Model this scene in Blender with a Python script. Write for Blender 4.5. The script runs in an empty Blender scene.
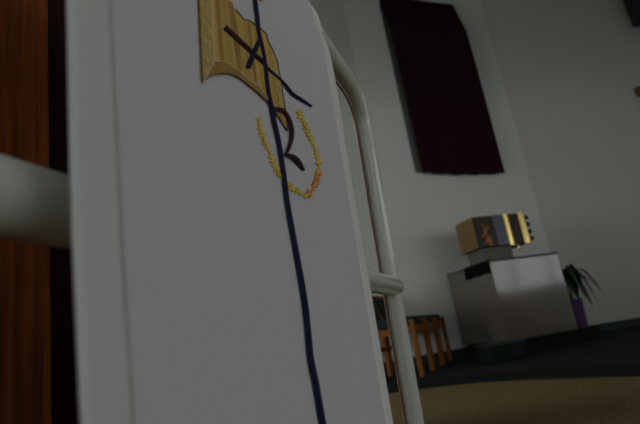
import bpy, bmesh, math, random
from mathutils import Vector, Matrix
from mathutils.geometry import tessellate_polygon
random.seed(7)
C = bpy.context.scene.collection
sc = bpy.context.scene
sc.view_settings.view_transform = 'Standard'
sc.view_settings.look = 'None'
sc.view_settings.exposure = 0.0
sc.view_settings.gamma = 1.0
sc.view_settings.use_curve_mapping = False

# ------------------------------------------------------------------ camera
F_PX = 488.0
PITCH, ROLL = math.radians(14.9), math.radians(9.0)
CAM = Vector((0, 0, 0.42))
EYE = Vector((0, 0, 0.42))                     # where the photo was taken from, for reading sizes off it
FWD = Vector((0, math.cos(PITCH), math.sin(PITCH)))
U0 = Vector((0, -math.sin(PITCH), math.cos(PITCH)))
R0 = Vector((1, 0, 0))
UP = math.cos(ROLL) * U0 + math.sin(ROLL) * R0
RT = math.cos(ROLL) * R0 - math.sin(ROLL) * U0
cd = bpy.data.cameras.new('camera')
cam = bpy.data.objects.new('camera', cd)
C.objects.link(cam)
cam.matrix_world = Matrix(((RT.x, UP.x, -FWD.x, CAM.x), (RT.y, UP.y, -FWD.y, CAM.y),
                           (RT.z, UP.z, -FWD.z, CAM.z), (0, 0, 0, 1)))
cd.sensor_width = 23.6
cd.lens = F_PX / 640 * 23.6
cd.clip_start = 0.01
cd.dof.use_dof = True
cd.dof.focus_distance = 0.48
cd.dof.aperture_fstop = 6.3
sc.camera = cam


def ray(u, v):
    return FWD + (u - 320) / F_PX * RT - (v - 212) / F_PX * UP


def on_plane(u, v, p, n):
    """point of the plane (p, n) that the photo shows at (u, v): used to read real sizes off the photo"""
    r = ray(u, v)
    return EYE + r * ((p - EYE).dot(n) / r.dot(n))


# ------------------------------------------------------------------ materials
def mat(name, col, rough=0.6, metal=0.0, var=0.10, scale=30.0, bump=0.0, stretch=(1, 1, 1), spec=0.5, coat=0.0,
        coat_rough=0.1, distortion=0.0, sheen=0.0):
    m = bpy.data.materials.new(name)
    m.use_nodes = True
    nt = m.node_tree
    b = nt.nodes['Principled BSDF']
    tc = nt.nodes.new('ShaderNodeTexCoord')
    mp = nt.nodes.new('ShaderNodeMapping')
    mp.inputs['Scale'].default_value = stretch
    nt.links.new(tc.outputs['Object'], mp.inputs['Vector'])
    nz = nt.nodes.new('ShaderNodeTexNoise')
    nz.inputs['Scale'].default_value = scale
    nz.inputs['Detail'].default_value = 6
    nz.inputs['Distortion'].default_value = distortion
    nt.links.new(mp.outputs['Vector'], nz.inputs['Vector'])
    cr = nt.nodes.new('ShaderNodeValToRGB')
    cr.color_ramp.elements[0].position = 0.3
    cr.color_ramp.elements[1].position = 0.7
    cr.color_ramp.elements[0].color = tuple(c * (1 - var) for c in col) + (1,)
    cr.color_ramp.elements[1].color = tuple(min(1, c * (1 + var)) for c in col) + (1,)
    nt.links.new(nz.outputs['Fac'], cr.inputs['Fac'])
    nt.links.new(cr.outputs['Color'], b.inputs['Base Color'])
    b.inputs['Roughness'].default_value = rough
    b.inputs['Metallic'].default_value = metal
    b.inputs['Specular IOR Level'].default_value = spec
    b.inputs['Coat Weight'].default_value = coat
    b.inputs['Coat Roughness'].default_value = coat_rough
    b.inputs['Sheen Weight'].default_value = sheen
    if bump:
        bp = nt.nodes.new('ShaderNodeBump')
        bp.inputs['Strength'].default_value = bump
        bp.inputs['Distance'].default_value = 0.002
        nt.links.new(nz.outputs['Fac'], bp.inputs['Height'])
        nt.links.new(bp.outputs['Normal'], b.inputs['Normal'])
    return m


def mat_emit(name, col, strength):
    m = bpy.data.materials.new(name)
    m.use_nodes = True
    nt = m.node_tree
    b = nt.nodes['Principled BSDF']
    tc = nt.nodes.new('ShaderNodeTexCoord')
    nz = nt.nodes.new('ShaderNodeTexNoise')
    nz.inputs['Scale'].default_value = 0.8
    nt.links.new(tc.outputs['Object'], nz.inputs['Vector'])
    cr = nt.nodes.new('ShaderNodeValToRGB')
    cr.color_ramp.elements[0].color = tuple(c * 0.92 for c in col) + (1,)
    cr.color_ramp.elements[1].color = tuple(col) + (1,)
    nt.links.new(nz.outputs['Fac'], cr.inputs['Fac'])
    nt.links.new(cr.outputs['Color'], b.inputs['Emission Color'])
    b.inputs['Emission Strength'].default_value = strength
    b.inputs['Base Color'].default_value = (0.05, 0.05, 0.05, 1)
    return m


M = {}
M['wall'] = mat('white_wall_paint', (0.74, 0.76, 0.72), 0.75, var=0.02, scale=60, bump=0.05)
M['wall_dim'] = mat('dimmed_wall_paint', (0.57, 0.57, 0.53), 0.8, var=0.02, scale=60, bump=0.05)  # right wall toned darker in place of the weaker light on it
M['ceiling'] = mat('ceiling_paint', (0.6, 0.6, 0.58), 0.9, var=0.03)
M['tan_carpet'] = mat('tan_loop_carpet', (0.165, 0.125, 0.060), 0.95, var=0.5, scale=65, bump=0.6, spec=0.1)
M['green_carpet'] = mat('dark_green_carpet', (0.013, 0.021, 0.021), 0.95, var=0.3, scale=160, bump=0.5, spec=0.1)
M['tread'] = mat('green_step_carpet', (0.017, 0.028, 0.029), 0.95, var=0.25, scale=120, bump=0.4)
M['riser_band'] = mat('near_black_riser_band', (0.008, 0.012, 0.011), 0.95, var=0.3, scale=160, bump=0.5, spec=0.1)
M['baseboard'] = mat('dark_green_vinyl', (0.015, 0.035, 0.037), 0.7, var=0.15)
M['white_tube'] = mat('white_gloss_enamel', (0.56, 0.60, 0.56), 0.22, var=0.03, scale=14, coat=0.3)
M['cloth'] = mat('white_woven_cloth', (0.60, 0.605, 0.65), 0.9, var=0.03, scale=500, bump=0.25, stretch=(1, 1, 1), spec=0.15)
M['hem_left_lit'] = mat('white_lit_hem_cloth', (0.635, 0.67, 0.665), 0.9, var=0.03, scale=500, bump=0.25, spec=0.15)  # side hem made paler for the light its fold catches
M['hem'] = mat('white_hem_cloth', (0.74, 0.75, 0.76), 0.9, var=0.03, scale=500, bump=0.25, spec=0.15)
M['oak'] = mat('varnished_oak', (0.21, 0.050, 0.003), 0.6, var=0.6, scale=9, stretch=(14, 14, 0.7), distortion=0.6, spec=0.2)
M['oak_dark'] = mat('near_black_oak', (0.016, 0.005, 0.003), 0.8, var=0.4, scale=9, stretch=(14, 14, 0.7), spec=0.1)
M['chair_wood'] = mat('orange_brown_wood', (0.20, 0.066, 0.006), 0.6, var=0.3, scale=12, stretch=(8, 8, 0.8), spec=0.25)
M['chair_fabric'] = mat('dark_green_upholstery', (0.018, 0.032, 0.033), 0.9, var=0.25, scale=120, bump=0.3, spec=0.2)
M['banner'] = mat('dark_maroon_fabric', (0.023, 0.006, 0.011), 0.95, var=0.2, scale=150, bump=0.2, spec=0.1)
M['banner_edge'] = mat('dark_grey_strip', (0.12, 0.12, 0.11), 0.9, var=0.1, spec=0.1)
M['altar'] = mat('satin_taupe_laminate', (0.135, 0.115, 0.092), 0.12, var=0.04, scale=8, spec=0.65, coat=0.5, coat_rough=0.09)
M['altar_edge'] = mat('dark_laminate_edge', (0.05, 0.045, 0.04), 0.5, var=0.1)
M['reflection'] = mat('brown_reflection', (0.16, 0.06, 0.018), 0.6, var=0.2)
M['black'] = mat('black_laminate', (0.006, 0.006, 0.006), 0.8, var=0.2, spec=0.2)
M['black_cloth'] = mat('black_woven_cloth', (0.007, 0.006, 0.007), 0.95, var=0.2, scale=200, spec=0.1)
M['gold'] = mat('polished_gold', (0.95, 0.72, 0.30), 0.22, metal=1.0, var=0.06, scale=20)
M['gold_matte'] = mat('brushed_gold_sheet', (0.27, 0.175, 0.075), 0.5, metal=0.6, var=0.12, scale=40)
M['bronze'] = mat('dark_bronze', (0.035, 0.024, 0.016), 0.5, metal=0.4, var=0.3, scale=40)
M['copper'] = mat('copper_relief', (0.30, 0.125, 0.05), 0.4, metal=0.6, var=0.3, scale=60)
M['slate'] = mat('blue_grey_enamel', (0.075, 0.085, 0.115), 0.35, var=0.1)
M['stone'] = mat('grey_beige_stone', (0.12, 0.112, 0.095), 0.6, var=0.1, scale=25)
M['purple'] = mat('purple_glaze', (0.10, 0.045, 0.16), 0.6, var=0.15, scale=20)
M['leaf'] = mat('dark_green_leaf', (0.022, 0.050, 0.016), 0.45, var=0.3, scale=20)
M['soil'] = mat('potting_soil', (0.02, 0.014, 0.01), 0.95, var=0.4, scale=80, bump=0.5)
M['navy'] = mat('navy_thread', (0.009, 0.011, 0.045), 0.8, var=0.2, scale=400, bump=0.3, spec=0.2)
M['maroon'] = mat('maroon_thread', (0.036, 0.008, 0.013), 0.8, var=0.2, scale=400, bump=0.3, spec=0.2)
M['gold_thread'] = mat('gold_thread', (0.57, 0.37, 0.08), 0.55, var=0.3, scale=75, stretch=(1.2, 1.2, 0.15), bump=0.4)
M['fold_thread'] = mat('ochre_fold_thread', (0.33, 0.175, 0.04), 0.6, var=0.3, scale=200, stretch=(1, 1, 0.3), bump=0.4)
M['pale_gold_thread'] = mat('pale_gold_thread', (0.50, 0.36, 0.10), 0.55, var=0.3, scale=260, bump=0.4)
M['brown_thread'] = mat('brown_gold_thread', (0.36, 0.20, 0.045), 0.6, var=0.25, scale=200, bump=0.4)
M['outline_thread'] = mat('dark_brown_thread', (0.075, 0.035, 0.03), 0.7, var=0.2, scale=300)
M['rose_thread'] = mat('pale_rose_thread', (0.66, 0.52, 0.42), 0.6, var=0.15, scale=300)
M['yellow_thread'] = mat('yellow_thread', (0.72, 0.50, 0.05), 0.6, var=0.25, scale=300, bump=0.3)
M['orange_thread'] = mat('orange_thread', (0.78, 0.28, 0.08), 0.6, var=0.25, scale=300, bump=0.3)
M['window'] = mat_emit('overcast_sky_glass', (0.95, 1.0, 0.99), 1.9)
M['fill_nave'] = mat_emit('nave_fill_glow', (0.96, 1.0, 0.99), 2.6)
M['fill_back'] = mat_emit('back_fill_glow', (0.96, 1.0, 0.98), 1.3)
M['fill_left'] = mat_emit('left_fill_glow', (0.96, 1.0, 0.98), 6.2)
M['window_frame'] = mat('window_frame_paint', (0.35, 0.34, 0.32), 0.5, var=0.05)
M['speaker'] = mat('black_speaker_cabinet', (0.010, 0.010, 0.010), 0.7, var=0.2)
M['sconce_wood'] = mat('brown_fixture_wood', (0.13, 0.062, 0.016), 0.35, var=0.3, scale=30)
M['sconce_tan'] = mat('tan_fixture_shaft', (0.30, 0.19, 0.10), 0.5, var=0.15, scale=30)


# ------------------------------------------------------------------ mesh helpers
def obj(name, bm, m, parent=None, smooth=False, bevel=0.0):
    bmesh.ops.recalc_face_normals(bm, faces=bm.faces[:])
    me = bpy.data.meshes.new(name)
    bm.to_mesh(me)
    bm.free()
    if smooth:
        for p in me.polygons:
            p.use_smooth = True
    for k in (m if isinstance(m, (list, tuple)) else [m]):
        me.materials.append(k)
    o = bpy.data.objects.new(name, me)
    C.objects.link(o)
    if parent is not None:
        o.parent = parent
    if bevel:
        bv = o.modifiers.new('bevel', 'BEVEL')
        bv.width = bevel
        bv.segments = 2
        bv.limit_method = 'ANGLE'
    return o


def tag(o, label, cat, group=None):
    o['label'] = label
    o['category'] = cat
    if group:
        o['group'] = group
    return o


def thing(name, label, cat, loc=(0, 0, 0), rz=0.0, group=None):
    o = bpy.data.objects.new(name, None)
    o.empty_display_size = 0.05
    C.objects.link(o)
    o.location = loc
    o.rotation_euler = (0, 0, rz)
    return tag(o, label, cat, group)


def struct(name, bm, m, parent=None, **k):
    o = obj(name, bm, m, parent, **k)
    if parent is None:
        o['kind'] = 'structure'
    return o


def add_hull(bm, bottom, top, mi=0):
    """prism between two matching rings"""
    a = [bm.verts.new(p) for p in bottom]
    b = [bm.verts.new(p) for p in top]
    n = len(a)
    fs = [bm.faces.new(a[::-1]), bm.faces.new(b)]
    for i in range(n):
        fs.append(bm.faces.new((a[i], a[(i + 1) % n], b[(i + 1) % n], b[i])))
    for f in fs:
        f.material_index = mi
    return bm


def add_box(bm, x0, x1, y0, y1, z0, z1):
    r = [(x0, y0), (x1, y0), (x1, y1), (x0, y1)]
    return add_hull(bm, [(x, y, z0) for x, y in r], [(x, y, z1) for x, y in r])


def box(*a):
    return add_box(bmesh.new(), *a)


def obox(o, ex, ey, a0, a1, b0, b1, z0, z1, bm=None):
    """box in a rotated ground frame: o + a*ex + b*ey"""
    bm = bm or bmesh.new()
    r = [o + ex * a + ey * b for a, b in ((a0, b0), (a1, b0), (a1, b1), (a0, b1))]
    return add_hull(bm, [(p.x, p.y, z0) for p in r], [(p.x, p.y, z1) for p in r])


def add_tube(bm, pts, rad, seg=20, cap=True):
    pts = [Vector(p) for p in pts]
    n = len(pts)
    rads = rad if isinstance(rad, (list, tuple)) else [rad] * n
    t0 = (pts[1] - pts[0]).normalized()
    ref = Vector((0, 0, 1)) if abs(t0.z) < 0.9 else Vector((1, 0, 0))
    x = t0.cross(ref).normalized()
    rings = []
    for i, p in enumerate(pts):
        t = (pts[min(i + 1, n - 1)] - pts[max(i - 1, 0)]).normalized()
        x = (x - t * x.dot(t)).normalized()
        y = t.cross(x)
        rings.append([bm.verts.new(p + (x * math.cos(2 * math.pi * k / seg) + y * math.sin(2 * math.pi * k / seg)) * rads[i])
                      for k in range(seg)])
    for i in range(n - 1):
        for k in range(seg):
            bm.faces.new((rings[i][k], rings[i][(k + 1) % seg], rings[i + 1][(k + 1) % seg], rings[i + 1][k]))
    if cap:
        bm.faces.new(rings[0][::-1])
        bm.faces.new(rings[-1])
    return bm


def add_lathe(bm, prof, seg=28, c=(0, 0, 0)):
    rings = []
    for r, z in prof:
        rings.append([bm.verts.new((c[0] + r * math.cos(2 * math.pi * k / seg), c[1] + r * math.sin(2 * math.pi * k / seg), c[2] + z))
                      for k in range(seg)])
    for i in range(len(rings) - 1):
        for k in range(seg):
            bm.faces.new((rings[i][k], rings[i][(k + 1) % seg], rings[i + 1][(k + 1) % seg], rings[i + 1][k]))
    bm.faces.new(rings[0][::-1])
    bm.faces.new(rings[-1])
    return bm


# ------------------------------------------------------------------ the room
CORNER = Vector((3.02, 6.70, 0))
WL = Vector((0.94, 0.34, 0)).normalized()      # direction of the banner wall, towards the corner
WLn = Vector((WL.y, -WL.x, 0))                 # its normal, into the room
WR = Vector((0.99, 0.10, 0)).normalized()      # darker-toned wall right of the corner
WRn = Vector((WR.y, -WR.x, 0))
WALL_TOP = 6.0
LEFT_END = CORNER - WL * 2.38
RX = 6.6                                       # right side wall with the windows

struct('floor', box(-4.2, RX + .2, -6.2, 9, -0.12, 0.0), M['tan_carpet'])
g = bmesh.new()
edge = [(-3.99, 4.35), (-1.0, 4.0), (0.53, 3.72), (0.86, 3.58), (1.15, 3.30), (1.37, 2.98), (1.52, 2.78), (1.75, 2.62), (RX - .01, 2.60)]
ring = edge + [(RX - .01, 7.0), (-3.99, 7.0)]
add_hull(g, [(x, y, 0.0005) for x, y in ring], [(x, y, 0.012) for x, y in ring])
struct('floor_sanctuary', g, M['green_carpet'])
g = bmesh.new()  # flat near-black band standing in for a step's dark riser
bk_ = [(-3.99, 4.7), (-1.0, 4.35), (0.60, 4.07), (0.98, 3.95), (1.36, 3.66), (1.62, 3.32), (1.77, 3.12), (1.9, 2.98), (RX - .01, 2.96)]
for i in range(len(edge) - 1):
    q = [edge[i], edge[i + 1], bk_[i + 1], bk_[i]]
    add_hull(g, [(x, y, 0.0122) for x, y in q], [(x, y, 0.016) for x, y in q])
bmesh.ops.remove_doubles(g, verts=g.verts[:], dist=1e-5)
struct('trim_1', g, M['riser_band'])
struct('ceiling', box(-4.2, RX + .2, -6.2, 9, WALL_TOP, WALL_TOP + .12), M['ceiling'])


def slab(p, d, nrm, a0, a1, z0, z1, t0, t1):
    return obox(p, d, nrm, a0, a1, t0, t1, z0, z1)


struct('wall_center', slab(CORNER, WL, WLn, -2.38, 0.0, 0, WALL_TOP, -0.25, 0.0), M['wall'])
struct('wall_right', slab(CORNER, WR, WRn, 0.0, 3.7, 0, WALL_TOP, -0.25, 0.0), M['wall_dim'])
LD = Vector((-WL.x * math.cos(.16) + WL.y * math.sin(.16), -WL.y * math.cos(.16) - WL.x * math.sin(.16), 0))
LDn = Vector((-LD.y, LD.x, 0))
LEFT_BACK = LEFT_END                           # the wall turns a little here
struct('wall_recess', slab(LEFT_BACK, LD, LDn, 0.0, 5.0, 0, WALL_TOP, -0.25, 0.0), M['wall'])
struct('baseboard_center', slab(CORNER, WL, WLn, -2.38, -0.01, 0.012, 0.11, 0.001, 0.018), M['baseboard'])
struct('baseboard_right', slab(CORNER, WR, WRn, 0.02, 3.6, 0.012, 0.11, 0.001, 0.018), M['baseboard'])
struct('baseboard_recess', slab(LEFT_BACK, LD, LDn, 0.0, 4.6, 0.012, 0.11, 0.001, 0.018), M['baseboard'])

# right side wall with two openings: a window by the sanctuary, an added fill window along the nave
def bay(axis, wall0, wall1, inner, outer, opens):
    """wall with rectangular openings; opens = (a0, a1, z0, z1); returns the wall mesh"""
    bm = bmesh.new()

    def put(a0, a1, z0, z1):
        if a1 - a0 < 1e-4:
            return
        if axis == 'y':
            add_box(bm, min(inner, outer), max(inner, outer), a0, a1, z0, z1)
        else:
            add_box(bm, a0, a1, min(inner, outer), max(inner, outer), z0, z1)
    a = wall0
    for a0, a1, z0, z1 in opens:
        put(a, a0, 0, WALL_TOP)
        put(a0, a1, 0, z0)
        put(a0, a1, z1, WALL_TOP)
        a = a1
    put(a, wall1, 0, WALL_TOP)
    return bm


def window(name, axis, inner, outer, a0, a1, z0, z1, nm, pane):
    d = 1 if outer > inner else -1
    f0, f1 = sorted((inner + d * .05, inner + d * .13))
    p0, p1 = sorted((inner + d * .08, inner + d * .10))
    bm, w_ = bmesh.new(), 0.06

    def put(b, lo, hi, u0, u1, v0, v1):
        if axis == 'y':
            add_box(b, lo, hi, u0, u1, v0, v1)
        else:
            add_box(b, u0, u1, lo, hi, v0, v1)
    put(bm, f0, f1, a0, a1, z0, z0 + w_)
    put(bm, f0, f1, a0, a1, z1 - w_, z1)
    for i in range(nm + 1):
        yy = a0 + (a1 - a0 - w_) * i / nm
        put(bm, f0, f1, yy, yy + w_, z0 + w_, z1 - w_)
    o = struct(name, bm, M['window_frame'])
    pb = bmesh.new()
    put(pb, p0, p1, a0 + .01, a1 - .01, z0 + .01, z1 - .01)
    obj('window_pane', pb, pane, o)


W1 = (0.9, 3.6, 0.80, 2.1)
W4 = (-5.4, -0.3, 0.9, 2.85)
W2 = (-3.0, 3.0, 1.1, 2.85)
W3 = (0.6, 3.9, 0.9, 3.0)
struct('wall_side', bay('y', -6.0, 7.4, RX, RX + .2, [W4, W1]), M['wall'])
struct('wall_back', bay('x', -4.2, RX + .2, -6.0, -6.2, [W2]), M['wall'])
struct('wall_left', bay('y', -6.2, 6.9, -4.0, -4.2, [W3]), M['wall'])
window('window_1', 'y', RX, RX + .2, *W1, 3, M['window'])
window('window_fill_2', 'x', -6.0, -6.2, *W2, 5, M['fill_back'])  # unseen fill window, added to light things from behind the camera
window('window_fill_3', 'y', -4.0, -4.2, *W3, 3, M['fill_left'])  # unseen, added to brighten the altar's left face
window('window_fill_4', 'y', RX, RX + .2, *W4, 4, M['fill_nave'])  # unseen, added as extra side light for the white cloth
struct('ceiling_shade', box(-3.99, RX - .01, -5.99, 2.3, 3.0, 3.16), M['ceiling'])  # unseen low ceiling, added to keep window light off the upper walls

# ------------------------------------------------------------------ white tubular stand
P0 = Vector((0.078, 0.693, 0))
B = Vector((0.323, 0.946, 0)).normalized()     # along the stand
N = Vector((B.y, -B.x, 0))                     # the side the cloth faces


def st(s, n, z):
    return P0 + B * s + N * n + Vector((0, 0, z))


TILT = 0.027
def tn(z):
    return TILT * (z - 0.487)
TR = 0.0134
BZ = 0.780
S_POST, S_LEFT = 0.012, -0.86


def arc_path(r=0.060, off=0.0):
    pts = [st(S_POST + .026 - off, tn(0.0), 0.021), st(S_POST + .015 - off, tn(.3), 0.3), st(S_POST + .008 - off, tn(.482), 0.482)]
    zc, sc_ = BZ - r, S_POST - r
    rr = r - off
    for k in range(0, 13):
        a = math.pi / 2 * k / 12
        z = zc + rr * math.sin(a)
        pts.append(st(sc_ + rr * math.cos(a), tn(z), z))
    sl = S_LEFT + r
    for k in range(0, 13):
        a = math.pi / 2 + math.pi / 2 * k / 12
        z = zc + rr * math.sin(a)
        pts.append(st(sl + rr * math.cos(a), tn(z), z))
    pts += [st(S_LEFT + off, tn(.3), 0.3), st(S_LEFT + off, tn(0.0), 0.021)]
    return pts


stand = thing('tubular_stand', 'white enamelled tube stand with rounded corner holding the embroidered cloth', 'stand',
              st((S_POST + S_LEFT) / 2, 0, 0))
bpy.context.view_layer.update()


def under(o, root):
    """parent a mesh built in world coordinates under its thing"""
    o.parent = root
    o.matrix_parent_inverse = root.matrix_world.inverted()
    return o


under(obj('frame_tube', add_tube(bmesh.new(), arc_path(), TR, 32), M['white_tube'], smooth=True), stand)
CBZ, CBN = 0.482, 0.004
cb = add_tube(bmesh.new(), [st(S_LEFT - .008, CBN, CBZ), st(S_LEFT - .004, CBN, CBZ), st(-.5, CBN, CBZ), st(-.2, CBN, CBZ), st(S_POST + .012, CBN, CBZ), st(S_POST + .017, CBN, CBZ), st(S_POST + .0205, CBN, CBZ)],
              [0.011, 0.0136, 0.0136, 0.0136, 0.0136, 0.0126, 0.008], 32)
under(obj('crossbar', cb, M['white_tube'], smooth=True), stand)
wd = bmesh.new()  # thin brown strip standing in for wood reflected in the tube
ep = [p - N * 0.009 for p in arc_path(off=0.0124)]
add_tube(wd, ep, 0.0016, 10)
eo = under(obj('reflection_strip', wd, M['reflection'], smooth=True), stand)
eo['label'] = 'thin orange-brown strip standing in for wood reflected in the white tube'
for s in (S_POST + .026, S_LEFT):
    f = bmesh.new()
    add_tube(f, [st(s, tn(0) - .14, .0195), st(s, tn(0), .0195), st(s, tn(0) + .12, .0195)], TR, 20)
    under(obj('foot', f, M['white_tube'], smooth=True), stand)

# ------------------------------------------------------------------ embroidered cloth
CN = 0.030                                     # front of the cloth, off the stand's mid plane
CL, CR = -0.5735, -0.207
CREASE = -0.547


def cloth_n(s, base):
    d = base
    if s < CREASE:
        d += 0.20 * (CREASE - s)
    d += 0.0012 * math.exp(-((s + 0.275) / 0.006) ** 2)
    return d


bn, bz, rc = tn(BZ), BZ, TR + 0.0022
prof = [(CN, 0.262)]
z = 0.262
while z < BZ - 0.065:
    prof.append((CN, z))
    z += 0.02
for k in range(1, 6):
    t = k / 6
    prof.append((CN + (bn + rc - CN) * (3 * t * t - 2 * t ** 3), BZ - 0.062 + 0.062 * t))
for k in range(0, 17):
    a = math.pi * k / 16
    prof.append((bn + rc * math.cos(a), bz + rc * math.sin(a)))
for k in range(1, 6):
    prof.append((bn - rc - 0.0005 * k, bz - 0.018 * k))
prof = prof[1:]
cols = [CL + (CREASE - CL) * i / 6 for i in range(7)] + [-0.543] + [-0.54 + i * (0.54 + CR) / 40 for i in range(41)]


def cs_(s, z):
    """the right edge draws in a little towards the bottom"""
    t = max(0.0, 0.72 - z)
    d = -0.040 * t * max(0.0, (s + 0.45) / 0.25)
    if s < -0.50:
        d += 0.028 * max(0.0, 0.47 - z) * (-0.50 - s) / 0.07
    return s + d


cl = bmesh.new()
grid = []
for s in cols:
    grid.append([cl.verts.new(st(cs_(s, z_), cloth_n(s, n_), z_)) for n_, z_ in prof])
for i in range(len(cols) - 1):
    for j in range(len(prof) - 1):
        cl.faces.new((grid[i][j], grid[i + 1][j], grid[i + 1][j + 1], grid[i][j + 1]))
cloth = obj('altar_cloth', cl, M['cloth'], smooth=True)
sm = cloth.modifiers.new('thickness', 'SOLIDIFY')
sm.thickness = 0.0010
sm.offset = 0.0
tag(cloth, 'long white cloth embroidered with gold book and navy cross, hung over the white tube stand', 'cloth')


def sheet_strip(name, s0, s1, m, nz=0.0009):
    bm = bmesh.new()
    k = 6
    cs = [s0 + (s1 - s0) * i / k for i in range(k + 1)]
    g = [[bm.verts.new(st(cs_(s, z_), cloth_n(s, n_) + (nz if 0 < i < k else 0.00056), z_)) for n_, z_ in prof[:-12]] for i, s in enumerate(cs)]
    for i in range(k):
        for j in range(len(g[0]) - 1):
            bm.faces.new((g[i][j], g[i + 1][j], g[i + 1][j + 1], g[i][j + 1]))
    o = obj(name, bm, m, cloth, smooth=True)
    s_ = o.modifiers.new('thickness', 'SOLIDIFY')
    s_.thickness = 0.0003
    return o


sheet_strip('hem', CR - 0.026, CR + 0.0003, M['hem'])
sheet_strip('hem', CL - 0.0003, CREASE, M['hem_left_lit'])

CP = P0 + N * CN


def oc(u, v, lift):
    return on_plane(u, v, CP + N * lift, N)


def patch(name, pts, m, parent, lift=0.0008, th=0.0006):
    """appliqué patch: outline on the cloth, raised by its thickness"""
    bm = bmesh.new()
    top = [oc(u, v, lift + th) for u, v in pts]
    bot = [p - N * th for p in top]
    flat = [Vector(((p - P0).dot(B) * 100, p.z * 100, 0)) for p in top]
    a = [bm.verts.new(p) for p in bot]
    b = [bm.verts.new(p) for p in top]
    for t in tessellate_polygon([flat]):
        i, j, k = [x if isinstance(x, int) else flat.index(x) for x in t]
        bm.faces.new((b[i], b[j], b[k]))
        bm.faces.new((a[k], a[j], a[i]))
    n = len(a)
    for i in range(n):
        bm.faces.new((a[i], a[(i + 1) % n], b[(i + 1) % n], b[i]))
    return obj(name, bm, m, parent)


def smooth_path(pts, n=5):
    """Catmull-Rom through (u, v, w)"""
    out = []
    q = [pts[0]] + list(pts) + [pts[-1]]
    for i in range(1, len(q) - 2):
        for k in range(n):
            t = k / n
            out.append(tuple(0.5 * (2 * q[i][c] + (q[i + 1][c] - q[i - 1][c]) * t +
                                    (2 * q[i - 1][c] - 5 * q[i][c] + 4 * q[i + 1][c] - q[i + 2][c]) * t * t +
                                    (3 * q[i][c] - q[i - 1][c] - 3 * q[i + 1][c] + q[i + 2][c]) * t ** 3) for c in range(3)))
    out.append(tuple(pts[-1]))
    return out


def add_ribbon(bm, pts, lift, th=0.0007):
    rows = []
    n = len(pts)
    for i, (u, v, w) in enumerate(pts):
        a, b = pts[max(0, i - 1)], pts[min(n - 1, i + 1)]
        dx, dy = b[0] - a[0], b[1] - a[1]
        L = math.hypot(dx, dy) or 1
        ox, oy = -dy / L * w / 2, dx / L * w / 2
        l, r = [oc(u + k * ox, v + k * oy, lift) - N * lift for k in (1, -1)]
        rows.append([bm.verts.new(p) for p in (l + N * lift, l + N * (lift + th), (l + r) / 2 + N * (lift + th * 1.5), r + N * (lift + th), r + N * lift)])
    for i in range(n - 1):
        for k in range(5):
            bm.faces.new((rows[i][k], rows[i][(k + 1) % 5], rows[i + 1][(k + 1) % 5], rows[i + 1][k]))
    bm.faces.new(rows[0])
    bm.faces.new(rows[-1][::-1])
    return bm


def ribbon(name, pts, m, parent, lift=0.0008, sm_=True, th=0.0007):
    return obj(name, add_ribbon(bmesh.new(), smooth_path(pts) if sm_ else pts, lift, th), m, parent, smooth=True)


# the open book
book_out = [(194, -42), (198.4, 0), (199.8, 35), (202, 83), (206, 79), (211, 75.5), (219, 73.5), (230, 74), (238, 77.5),
            (243, 81), (249, 86), (255, 90.5), (262, 97), (268.6, 103.5), (273, 110), (279, 118), (284, 126), (287, 131), (286.5, 118), (285, 109),
            (282.6, 94), (280, 78), (277, 61), (272.5, 50), (268.3, 42), (266, 34), (261, 29), (255.5, 25.5), (248.5, 20),
            (243.5, 19.5), (240, 15), (235.5, 9.5), (230, 0), (222, -14), (212, -30)]
book = patch('book_motif', book_out, M['gold_thread'], cloth, 0.0007, 0.0006)
patch('page_edge', [(195.5, -40), (199.2, 0), (200.6, 35), (202.8, 80), (208, 72), (214, 61.5), (212.5, 30), (211, 0), (207, -36)],
      M['pale_gold_thread'], book, 0.0013, 0.0003)
patch('page_edge', [(203.5, 80), (208, 73.5), (215, 61.8), (224, 62.5), (234.5, 68), (243, 75.0), (251, 82), (259.5, 87.5), (268.6, 100),
                    (275, 106.5), (280, 116), (284, 125), (279, 117), (273, 109), (268.6, 103), (262, 96.5), (255, 90), (249, 85.5), (243, 80.5), (238, 77), (230, 73.5),
                    (219, 73), (211, 75)], M['brown_thread'], book, 0.0013, 0.0003)
patch('page_edge', [(270, 48), (273.5, 52), (277, 62), (280, 78), (282.4, 94), (284.8, 109), (286, 125), (280.5, 113), (277.5, 96), (274.5, 78), (271.5, 60)],
      M['pale_gold_thread'], book, 0.0013, 0.0003)
ob = bmesh.new()
add_ribbon(ob, [(u, v, 0.8) for u, v in book_out[:-3]], 0.0013, 0.0005)
obj('outline', ob, M['outline_thread'], book)
ob = bmesh.new()
add_ribbon(ob, smooth_path([(u, v, 0.9) for u, v in [(203, 82), (208, 73.5), (214.5, 62), (224, 62.5), (234.5, 68), (243, 75.0), (251, 82), (259.5, 87.3), (268.6, 100), (276, 107.5)]]), 0.0015, 0.0004)
add_ribbon(ob, smooth_path([(u, v, 0.8) for u, v in [(207, -34), (211, 0), (212.5, 30), (214.5, 62)]]), 0.0015, 0.0004)
obj('page_line', ob, M['rose_thread'], book)
for pts in ([(216, -12, 3), (219, 25, 4), (222, 61, 3)], [(230, 2, 4), (235, 35, 6), (240, 71, 4)], [(248.5, 22, 2.5), (251.5, 50, 3), (256, 84, 2.5)]):
    ob = bmesh.new()
    add_ribbon(ob, smooth_path(pts), 0.0011, 0.0002)
    obj('page_fold', ob, M['fold_thread'], book)

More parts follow.
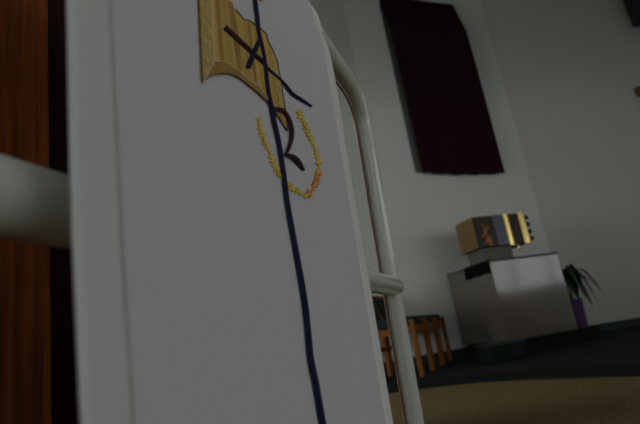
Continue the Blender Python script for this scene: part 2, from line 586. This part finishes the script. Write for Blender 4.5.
# navy staff, the letter strokes and the wreath
LIFT = 0.0017
ribbon('navy_staff', [(254.5, -18, 3), (255, 0, 3), (257, 15.5, 3.2), (258.4, 31, 3), (261, 42, 2.8), (264, 56.5, 2.8), (265.8, 71.5, 3), (267.8, 89.6, 3.4),
                      (271, 106, 3.8), (273.5, 119, 3.8), (279, 144, 3.6), (283.5, 174, 3.8), (287.6, 205, 4), (295.5, 249, 4.3), (304.3, 300, 4.8),
                      (309, 344, 5), (310.7, 360, 5.2), (316, 386, 5.4), (322.4, 424, 5.6), (328, 455, 5.8)], M['navy'], cloth, LIFT)
ribbon('letter_stroke', [(260.3, 37.5, 3), (256.5, 46, 3.8), (252, 57, 4.3), (247.6, 68, 4.6)], M['navy'], cloth, LIFT + .0002)
ribbon('cross_bar', [(263.5, 63, 3.2), (268, 69, 2.4), (274, 74.5, 2.2), (280, 79.5, 2.2), (286, 86, 2.5), (292.5, 94, 2.8), (301, 99.5, 2.6), (311.5, 106.5, 1.6)], M['navy'], cloth, LIFT - .0003)
ribbon('cross_bar', [(224.3, 27.5, 5), (238, 40, 4.6), (251, 52, 4.4), (264.5, 64, 4)], M['maroon'], cloth, LIFT - .0005, sm_=False)
ribbon('letter_curve', [(272.5, 110.5, 4.8), (277.5, 109.5, 4.6), (283, 111.5, 4.2), (288, 118, 3.8), (291.3, 128, 3.6), (291.4, 138, 3.4), (289, 147, 3), (285.4, 155.5, 2.2)], M['maroon'], cloth, LIFT)
ribbon('letter_foot', [(285, 154.8, 1.6), (290.5, 155.8, 3.6), (295, 158.6, 4.6), (299, 163, 4.2), (303.8, 170.5, 1.4)], M['maroon'], cloth, LIFT + .0002)
wreath = [(258, 119.5), (262, 132.5), (267, 147), (274, 164), (283, 180.5), (294.5, 190), (306.5, 196.2)]
wreath_r = [(299, 112), (304.6, 124), (310, 136.7), (315, 149.5), (318, 162), (318.3, 173.6)]
wreath_o = [(318.3, 173.6), (316.5, 180), (313, 188), (307.2, 196)]


def sprig(name, pts, m, n):
    bm = bmesh.new()
    path = smooth_path([(u, v, 2.0) for u, v in pts], 6)
    add_ribbon(bm, path, 0.0008, 0.0005)
    L = len(path)
    for k in range(n):
        f = k / (n - 1) * (L - 1)
        i = min(int(f), L - 2)
        t = f - i
        u, v = [path[i][c] * (1 - t) + path[i + 1][c] * t for c in (0, 1)]
        dx, dy = path[i + 1][0] - path[i][0], path[i + 1][1] - path[i][1]
        d = math.hypot(dx, dy) or 1
        dx, dy = dx / d, dy / d
        for sg in (-1, 1):
            if random.random() < 0.14:
                continue
            ln = random.uniform(2.6, 4.8)
            ax, ay = -dy * sg * 0.85 - dx * 0.45, dx * sg * 0.85 - dy * 0.45
            add_ribbon(bm, [(u, v, 1.0), (u + ax * ln * .55, v + ay * ln * .55, 2.5), (u + ax * ln, v + ay * ln, 0.7)], 0.001, 0.0005)
    return obj(name, bm, m, cloth)


sprig('wreath_sprig', wreath, M['yellow_thread'], 24)
sprig('wreath_sprig', wreath_r, M['yellow_thread'], 19)
sprig('wreath_sprig', wreath_o, M['orange_thread'], 9)
patch('gold_dot', [(258.5, -3), (263, -3), (264, -0.5), (262, 1), (259.5, 0.6)], M['brown_thread'], cloth, 0.0008, 0.0006)

# ------------------------------------------------------------------ wooden pulpit behind the stand
E0 = Vector((-0.231, 0.40, 0))
pul = thing('wooden_pulpit', 'brown oak pulpit with upright grain at the left behind the white crossbar', 'pulpit', E0 - B * 0.3 - N * 0.2)
bpy.context.view_layer.update()
under(obj('front_panel', obox(E0, B, N, -0.68, 0.0, -0.022, 0.0, 0.0, 1.12), M['oak'], bevel=0.002), pul)
under(obj('side_board', obox(E0, B, N, -0.02, 0.10, -0.34, -0.0225, 0.0, 1.12), M['oak_dark'], bevel=0.002), pul)  # side boards much darker than the front panel
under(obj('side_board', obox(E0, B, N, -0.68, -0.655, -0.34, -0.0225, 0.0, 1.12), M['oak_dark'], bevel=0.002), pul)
under(obj('top_board', obox(E0, B, N, -0.70, 0.12, -0.36, 0.02, 1.12, 1.15), M['oak'], bevel=0.003), pul)

# ------------------------------------------------------------------ wall hangings
WB_OFF = 0.075


def wl(a, z, off):
    return CORNER + WL * a + WLn * off + Vector((0, 0, z))


ban = bmesh.new()
rows = [(-1.82, -0.56, 5.06, 0.02), (-1.80, -0.53, 4.86, 0.045), (-1.768, -0.490, 4.55, 0.085), (-1.756, -0.475, 4.0, 0.080), (-1.75, -0.466, 3.2, 0.075), (-1.745, -0.463, 2.6, 0.070), (-1.742, -0.462, 2.33, 0.068)]
NC = 14
fr, bk = [], []
for j, (a0, a1, zz, off) in enumerate(rows):
    rf, rb = [], []
    for i in range(NC + 1):
        t = i / NC
        sag = 0.0
        if j == len(rows) - 1:
            sag = 0.028 * (t - 0.15) - 0.05 * math.sin(math.pi * t) * 0.5
            sag = -0.02 * math.sin(math.pi * t) + 0.012 * math.sin(9 * math.pi * t)
        if j == len(rows) - 1:
            sag -= 0.05 * t
        if j == 0:
            sag = 0.05 * (1 - t)
        o_ = off + 0.004 * math.sin(5 * math.pi * t)
        rf.append(ban.verts.new(wl(a0 + (a1 - a0) * t, zz + sag, o_)))
        rb.append(ban.verts.new(wl(a0 + (a1 - a0) * t, zz + sag, o_ - 0.012)))
    fr.append(rf)
    bk.append(rb)
for j in range(len(rows) - 1):
    for i in range(NC):
        ban.faces.new((fr[j][i], fr[j][i + 1], fr[j + 1][i + 1], fr[j + 1][i]))
        ban.faces.new((bk[j][i], bk[j + 1][i], bk[j + 1][i + 1], bk[j][i + 1]))
    ban.faces.new((fr[j][0], fr[j + 1][0], bk[j + 1][0], bk[j][0]))
    ban.faces.new((fr[j][NC], bk[j][NC], bk[j + 1][NC], fr[j + 1][NC]))
for i in range(NC):
    ban.faces.new((fr[0][i], bk[0][i], bk[0][i + 1], fr[0][i + 1]))
    ban.faces.new((fr[-1][i], fr[-1][i + 1], bk[-1][i + 1], bk[-1][i]))
banner = thing('wall_banner', 'tall dark maroon cloth banner hanging on the pale wall above the altar', 'banner', wl(-1.15, 2.3, 0))
bpy.context.view_layer.update()
under(obj('banner_cloth', ban, M['banner']), banner)
rod = add_tube(bmesh.new(), [wl(-1.825, 4.56, 0.058), wl(-0.485, 4.56, 0.058)], 0.012, 12)
under(obj('rod', rod, M['black'], smooth=True), banner)
for a in (-1.55, -0.75):
    under(obj('bracket', add_tube(bmesh.new(), [wl(a, 4.56, -0.002), wl(a, 4.56, 0.05)], 0.010, 10), M['black']), banner)
# dark grey strip on the wall behind the banner's left edge
lin = bmesh.new()
add_hull(lin, [wl(-1.815, 2.36, 0.0), wl(-1.815, 2.36, 0.03), wl(-1.70, 2.36, 0.03), wl(-1.70, 2.36, 0.0)],
         [wl(-1.815, 4.98, 0.0), wl(-1.815, 4.98, 0.012), wl(-1.70, 4.98, 0.012), wl(-1.70, 4.98, 0.0)])
under(obj('edge_strip', lin, M['banner_edge']), banner)


def wr(a, z, off):
    return CORNER + WR * a + WRn * off + Vector((0, 0, z))


# black loudspeaker, only its lower left corner is in view
A_SP = (Vector((5.352, 6.936, 0)) - CORNER).dot(WR) - 0.04
spk = thing('wall_speaker', 'black box hanging high on the right wall in the top right corner', 'speaker', wr(A_SP + .25, 4.43, 0))
bpy.context.view_layer.update()
under(obj('cabinet', slab(CORNER, WR, WRn, A_SP, A_SP + 0.5, 4.43, 5.25, 0.04, 0.34), M['speaker'], bevel=0.02), spk)
under(obj('grille', slab(CORNER, WR, WRn, A_SP + .03, A_SP + 0.47, 4.46, 5.22, 0.3405, 0.35), M['black'], bevel=0.004), spk)
under(obj('bracket', slab(CORNER, WR, WRn, A_SP + .2, A_SP + 0.3, 4.7, 4.9, -0.002, 0.05), M['black']), spk)

A_SC = (Vector((5.03, 6.903, 0)) - CORNER).dot(WR)
scn = thing('wall_fixture', 'small brown wooden fixture with tan shaft at right edge of the right wall', 'wall fixture', wr(A_SC + .1, 3.0, 0))
bpy.context.view_layer.update()
under(obj('head_block', slab(CORNER, WR, WRn, A_SC - .02, A_SC + 0.24, 3.25, 3.40, -0.001, 0.10), M['sconce_wood'], bevel=0.02), scn)
under(obj('shaft', slab(CORNER, WR, WRn, A_SC + .06, A_SC + 0.18, 2.93, 3.2495, -0.001, 0.06), M['sconce_tan'], bevel=0.01), scn)
kb = bmesh.new()
bmesh.ops.create_uvsphere(kb, u_segments=14, v_segments=8, radius=0.028)
bmesh.ops.translate(kb, verts=kb.verts[:], vec=wr(A_SC + .065, 3.35, 0.112))
under(obj('brass_boss', kb, M['gold'], smooth=True), scn)

# ------------------------------------------------------------------ altar, plinth, step, tabernacle
AO = Vector((1.686, 5.19, 0))
AX = Vector((0.957, 0.291, 0)).normalized()
AY = Vector((-AX.y, AX.x, 0))
ARZ = math.atan2(AX.y, AX.x)
AT, AB = 0.993, 0.15


def al(a, d, z):
    p = AO + AX * a + AY * d
    return Vector((p.x, p.y, z))


pl = obj('plinth', box(0.03, 1.19, 0.055, 0.86, 0.0125, AB), M['black'], bevel=0.006)
pl.matrix_world = Matrix.Translation(AO) @ Matrix.Rotation(ARZ, 4, 'Z')
tag(pl, 'low black plinth under the altar and the purple pot', 'plinth')

altar = thing('altar', 'taupe box altar with glossy front carrying the gold tabernacle', 'altar', al(0, 0, AB + .0005), ARZ)
obj('body', box(0, 0.872, 0, 0.90, 0.0, AT - AB - 0.022), M['altar'], altar, bevel=0.004)
top = obj('top_slab', box(-0.004, 0.876, -0.004, 0.904, AT - AB - 0.0215, AT - AB), M['altar_edge'], altar, bevel=0.004)
top['label'] = 'thin dark edge of the altar top'

stp = thing('carpeted_step', 'small dark green carpeted step in front of the altar', 'step', (1.47, 4.84, 0.0125), math.radians(8))
obj('riser', box(-0.185, 0.185, -0.15, 0.15, 0.0, 0.135), M['green_carpet'], stp, bevel=0.012)
obj('tread', box(-0.195, 0.195, -0.16, 0.15, 0.1355, 0.163), M['tread'], stp, bevel=0.010)

# black cloth folded over the altar corner
bc = bmesh.new()
def lp(d, zz, o):                                # along the altar's left face
    return al(-o, d, zz)
oT = AT + 0.0014
ring_ = []
for k in range(9):
    d = 0.004 + k * 0.50 / 8
    sagz = AT - 0.132 - 0.008 * (k / 8) - 0.004 * math.sin(k * 2.2)
    o1 = 0.0075 + 0.002 * math.sin(k * 1.7)
    ring_.append([lp(d, sagz, o1), lp(d, AT - .03, 0.0085), lp(d, AT + .002, 0.0075), lp(d, AT + 0.004, 0.0), lp(d, AT + 0.004, -0.05 - 0.01 * (k % 2))])
vv = [[bc.verts.new(p) for p in r] for r in ring_]
for i in range(8):
    for j in range(4):
        bc.faces.new((vv[i][j], vv[i + 1][j], vv[i + 1][j + 1], vv[i][j + 1]))
bcl = obj('black_cloth', bc, M['black_cloth'], smooth=True)
so = bcl.modifiers.new('thickness', 'SOLIDIFY')
so.thickness = 0.003
so.offset = 0.0
tag(bcl, 'black cloth folded over the upper left edge of the altar', 'cloth')

# tabernacle
TA = 0.075
T0 = 0.235
tab = thing('tabernacle', 'gold and dark bronze tabernacle box standing on the altar', 'tabernacle', al(TA, T0, AT + .0005), ARZ)
TW, TD, TB_, TH = 0.71, 0.36, 0.172, 0.535
tb = obj('base', box(0.05, 0.44, 0.03, TD - .03, 0.0, TB_), M['stone'], tab, bevel=0.004)
obj('body', box(0.0, TW, 0.004, TD, TB_ + .0005, TH), M['bronze'], tab, bevel=0.006)
sp = obj('side_plate', box(-0.008, -0.0005, 0.0, TD, TB_ + .002, TH - .001), M['gold_matte'], tab, bevel=0.003)
sp['label'] = 'plain gold side plate'
obj('relief_panel', box(0.02, 0.25, -0.006, 0.0035, TB_ + .01, TH - .012), M['bronze'], tab, bevel=0.003)
fig = bmesh.new()
for cx, cz, rx, rz in ((0.13, .36, .03, .05), (0.15, .26, .04, .06), (.09, .30, .028, .028), (.165, .40, .022, .03), (.11, .43, .022, .022), (.17, .20, .03, .03), (.10, .22, .025, .02)):
    mt = Matrix.Translation((cx, -0.008, cz)) @ Matrix.Diagonal((rx, 0.012, rz, 1))
    bmesh.ops.create_uvsphere(fig, u_segments=12, v_segments=8, radius=1.0, matrix=mt)
rel = obj('relief_figure', fig, M['copper'], tab, smooth=True)
rel['label'] = 'copper coloured relief on the front'
sl_ = obj('door', box(0.257, 0.395, -0.010, 0.0035, TB_ + .006, TH - .008), M['slate'], tab, bevel=0.004)
sl_['label'] = 'blue-grey door'


def gold_bar(x0, x1):
    bm = bmesh.new()
    n = 8
    prof_ = []
    for k in range(n + 1):
        a = math.pi * k / n
        prof_.append((x0 + (x1 - x0) * (0.5 - 0.5 * math.cos(a)), -0.001 - 0.026 * math.sin(a)))
    add_hull(bm, [(x, y, TB_ - .004) for x, y in prof_], [(x, y, TH + .004) for x, y in prof_])
    o = obj('gold_strip', bm, M['gold'], tab)
    o['label'] = 'polished gold upright strip'
    return o


gold_bar(0.40, 0.47)
gold_bar(0.605, 0.70)
obj('front_panel', box(0.478, 0.598, -0.006, 0.0035, TB_ + .01, TH - .01), M['bronze'], tab, bevel=0.003)
for k in range(4):
    kb = bmesh.new()
    bmesh.ops.create_uvsphere(kb, u_segments=12, v_segments=8, radius=0.028)
    bmesh.ops.translate(kb, verts=kb.verts[:], vec=(TW + .022, 0.02, TB_ + .05 + k * 0.085))
    obj('knob', kb, M['bronze'], tab, smooth=True)
ch = bmesh.new()
add_tube(ch, [(0.50, -0.012, TB_ + .01), (0.505, -0.016, TB_ - .02), (0.50, -0.014, TB_ - .05), (0.508, -0.014, TB_ - .075)], 0.006, 8)
obj('key_chain', ch, M['gold'], tab, smooth=True)

# ------------------------------------------------------------------ potted plant
px_, py_ = 2.665, 5.74
plant = thing('potted_plant', 'dark green leafy plant in a tall purple pot beside the altar', 'plant', (px_, py_, AB + .0005))
obj('pot', add_lathe(bmesh.new(), [(0.095, 0), (0.10, 0.01), (0.112, 0.29), (0.117, 0.30), (0.117, 0.315), (0.10, 0.315), (0.095, 0.285)], 28), M['purple'], plant, smooth=True)
obj('soil', add_lathe(bmesh.new(), [(0.05, 0.27), (0.086, 0.275), (0.086, 0.288), (0.03, 0.294)], 20), M['soil'], plant, smooth=True)


def leaf(az, rise, reach, droop, width, z0=0.29, r0=0.02):
    bm = bmesh.new()
    d = Vector((math.cos(az), math.sin(az), 0))
    side = Vector((-d.y, d.x, 0))
    n = 14
    rows_ = []
    for k in range(n + 1):
        t = k / n
        p = d * (r0 + reach * t) + Vector((0, 0, z0 + rise * (1 - (1 - min(1, t * 1.7)) ** 2) - droop * max(0, t - 0.35) ** 2 * 2.4))
        if t < 0.28:
            w = 0.006
        else:
            q = (t - 0.28) / 0.72
            w = 0.006 + width * (math.sin(math.pi * q ** 0.75) ** 0.9) if q < 1 else 0.001
        rows_.append([bm.verts.new(p - side * w + Vector((0, 0, w * .25))), bm.verts.new(p - Vector((0, 0, 0.003))), bm.verts.new(p + side * w + Vector((0, 0, w * .25))), bm.verts.new(p + Vector((0, 0, 0.001)))])
    for k in range(n):
        for j in range(4):
            bm.faces.new((rows_[k][j], rows_[k][(j + 1) % 4], rows_[k + 1][(j + 1) % 4], rows_[k + 1][j]))
    bm.faces.new(rows_[0])
    bm.faces.new(rows_[-1][::-1])
    return obj('leaf', bm, M['leaf'], plant, smooth=True)


for az, rise, reach, droop, w in ((-8, .36, .33, .30, .034), (-38, .33, .25, .40, .075), (-66, .36, .18, .34, .07), (22, .38, .22, .22, .055),
                                  (60, .40, .20, .22, .055), (-52, .22, .20, .30, .065), (95, .40, .14, .22, .055),
                                  (-22, .28, .32, .26, .030), (5, .42, .13, .12, .055), (-80, .26, .12, .26, .06), (-30, .40, .13, .22, .065), (40, .30, .2, .25, .06)):
    leaf(math.radians(az), rise, reach, droop, w)

# ------------------------------------------------------------------ unseen pews, added to shade the tan floor
def pew(x0, x1, y0, label):
    t = thing('shade_pew', label, 'pew', (0, y0, 0), 0, 'added oak pews that shade the floor')
    for x in (x0, x1):
        bm = bmesh.new()
        prof_ = [(-.06, 0), (.46, 0), (.46, .56), (.40, .60), (.06, .62), (.0, .90), (-.06, .90)]
        add_hull(bm, [(x - .02, y, z_) for y, z_ in prof_], [(x + .02, y, z_) for y, z_ in prof_])
        obj('end_panel', bm, M['oak'], t, bevel=.004)
    obj('seat', box(x0 + .0205, x1 - .0205, .02, .44, .41, .45), M['oak'], t, bevel=.004)
    bm = bmesh.new()
    add_hull(bm, [(x0 + .0205, -.01, .30), (x1 - .0205, -.01, .30), (x1 - .0205, .015, .30), (x0 + .0205, .015, .30)],
             [(x0 + .0205, -.05, .88), (x1 - .0205, -.05, .88), (x1 - .0205, -.02, .88), (x0 + .0205, -.02, .88)])
    obj('backrest', bm, M['oak'], t)
    obj('kick_board', box(x0 + .0205, x1 - .0205, .01, .03, 0.0, .2995), M['oak'], t)


pew(2.0, 5.7, 2.1, 'added oak pew nearest the altar, out of view, shading the floor')
pew(-3.7, 0.03, 1.92, 'added oak pew left of the aisle, hidden behind the white cloth, shading the floor')
pew(1.6, 5.7, 1.0, 'added oak pew in the second row, out of view, shading the floor')

# ------------------------------------------------------------------ chairs
RD = Vector((0.37, 0.93, 0)).normalized()       # along the row
FD = Vector((RD.y, -RD.x, 0))                   # the way the chairs face
CRZ = math.atan2(FD.y, FD.x)


def make_chair():
    """local x: facing, local y: along the row (left to right seen from behind is -y)"""
    t = thing('wooden_chair', '', 'chair', group='row of upholstered wooden chairs by the wall')
    W, D, L = 0.50, 0.46, 0.042
    h = W / 2
    for sy in (-1, 1):
        y0 = sy * (h - L / 2)
        obj('leg', box(-L, 0, y0 - L / 2, y0 + L / 2, 0, 0.492), M['chair_wood'], t, bevel=0.004)
        bm = bmesh.new()
        add_hull(bm, [(-D, y0 - L / 2, 0), (-D + L, y0 - L / 2, 0), (-D + L, y0 + L / 2, 0), (-D, y0 + L / 2, 0)],
                 [(-D, y0 - L / 2, 0.46), (-D + L, y0 - L / 2, 0.46), (-D + L, y0 + L / 2, 0.46), (-D, y0 + L / 2, 0.46)])
        add_hull(bm, [(-D, y0 - L / 2, 0.4605), (-D + L, y0 - L / 2, 0.4605), (-D + L, y0 + L / 2, 0.4605), (-D, y0 + L / 2, 0.4605)],
                 [(-D - .06, y0 - L / 2, 0.75), (-D + L - .075, y0 - L / 2, 0.75), (-D + L - .075, y0 + L / 2, 0.75), (-D - .06, y0 + L / 2, 0.75)])
        obj('leg', bm, M['chair_wood'], t, bevel=0.003)
        obj('side_rail', box(-D + L + .0005, -L - .0005, y0 - .012, y0 + .012, 0.375, 0.435), M['chair_wood'], t, bevel=0.003)
    obj('front_rail', box(-.034, -.010, -h + L + .0005, h - L - .0005, 0.375, 0.44), M['chair_wood'], t, bevel=0.003)
    obj('back_rail', box(-D + .010, -D + .036, -h + L + .0005, h - L - .0005, 0.375, 0.435), M['chair_wood'], t, bevel=0.003)
    obj('stretcher', box(-D + .012, -D + .034, -h + L + .0005, h - L - .0005, 0.24, 0.275), M['chair_wood'], t, bevel=0.003)
    obj('seat', box(-D + L + .004, -L - .002, -h + .003, h - .003, 0.4405, 0.525), M['chair_fabric'], t, bevel=0.016)
    bm = bmesh.new()
    yb = h - L - .001
    add_hull(bm, [(-D + .002, -yb, .50), (-D + .05, -yb, .50), (-D + .05, yb, .50), (-D + .002, yb, .50)],
             [(-D - .062, -yb, .76), (-D - .014, -yb, .76), (-D - .014, yb, .76), (-D - .062, yb, .76)])
    obj('backrest', bm, M['chair_fabric'], t, bevel=0.012)
    obj('top_rail', box(-D - .066, -D - .012, -h, h, .7605, .792), M['chair_wood'], t, bevel=.006)
    return t


def copy_thing(root):
    r = root.copy()
    C.objects.link(r)
    for chd in list(root.children):
        c = chd.copy()
        C.objects.link(c)
        c.parent = r
    return r


F1 = Vector((0.66, 4.42, 0.0125))
chair0 = make_chair()
labels = ('nearest wooden chair with dark green seat, half hidden behind the white post',
          'middle wooden chair of the dark green seated row beside the white post',
          'farthest wooden chair of the dark green seated row, last before the wall')
for i, lb in enumerate(labels):
    c = chair0 if i == 0 else copy_thing(chair0)
    p = F1 + RD * (0.25 + 0.525 * i)
    c.location = p
    c.rotation_euler = (0, 0, CRZ)
    c['label'] = lb

# ------------------------------------------------------------------ world: dim, the room is closed
w = bpy.data.worlds.new('world')
sc.world = w
w.use_nodes = True
w.node_tree.nodes['Background'].inputs['Color'].default_value = (0.5, 0.6, 0.7, 1)
w.node_tree.nodes['Background'].inputs['Strength'].default_value = 0.2
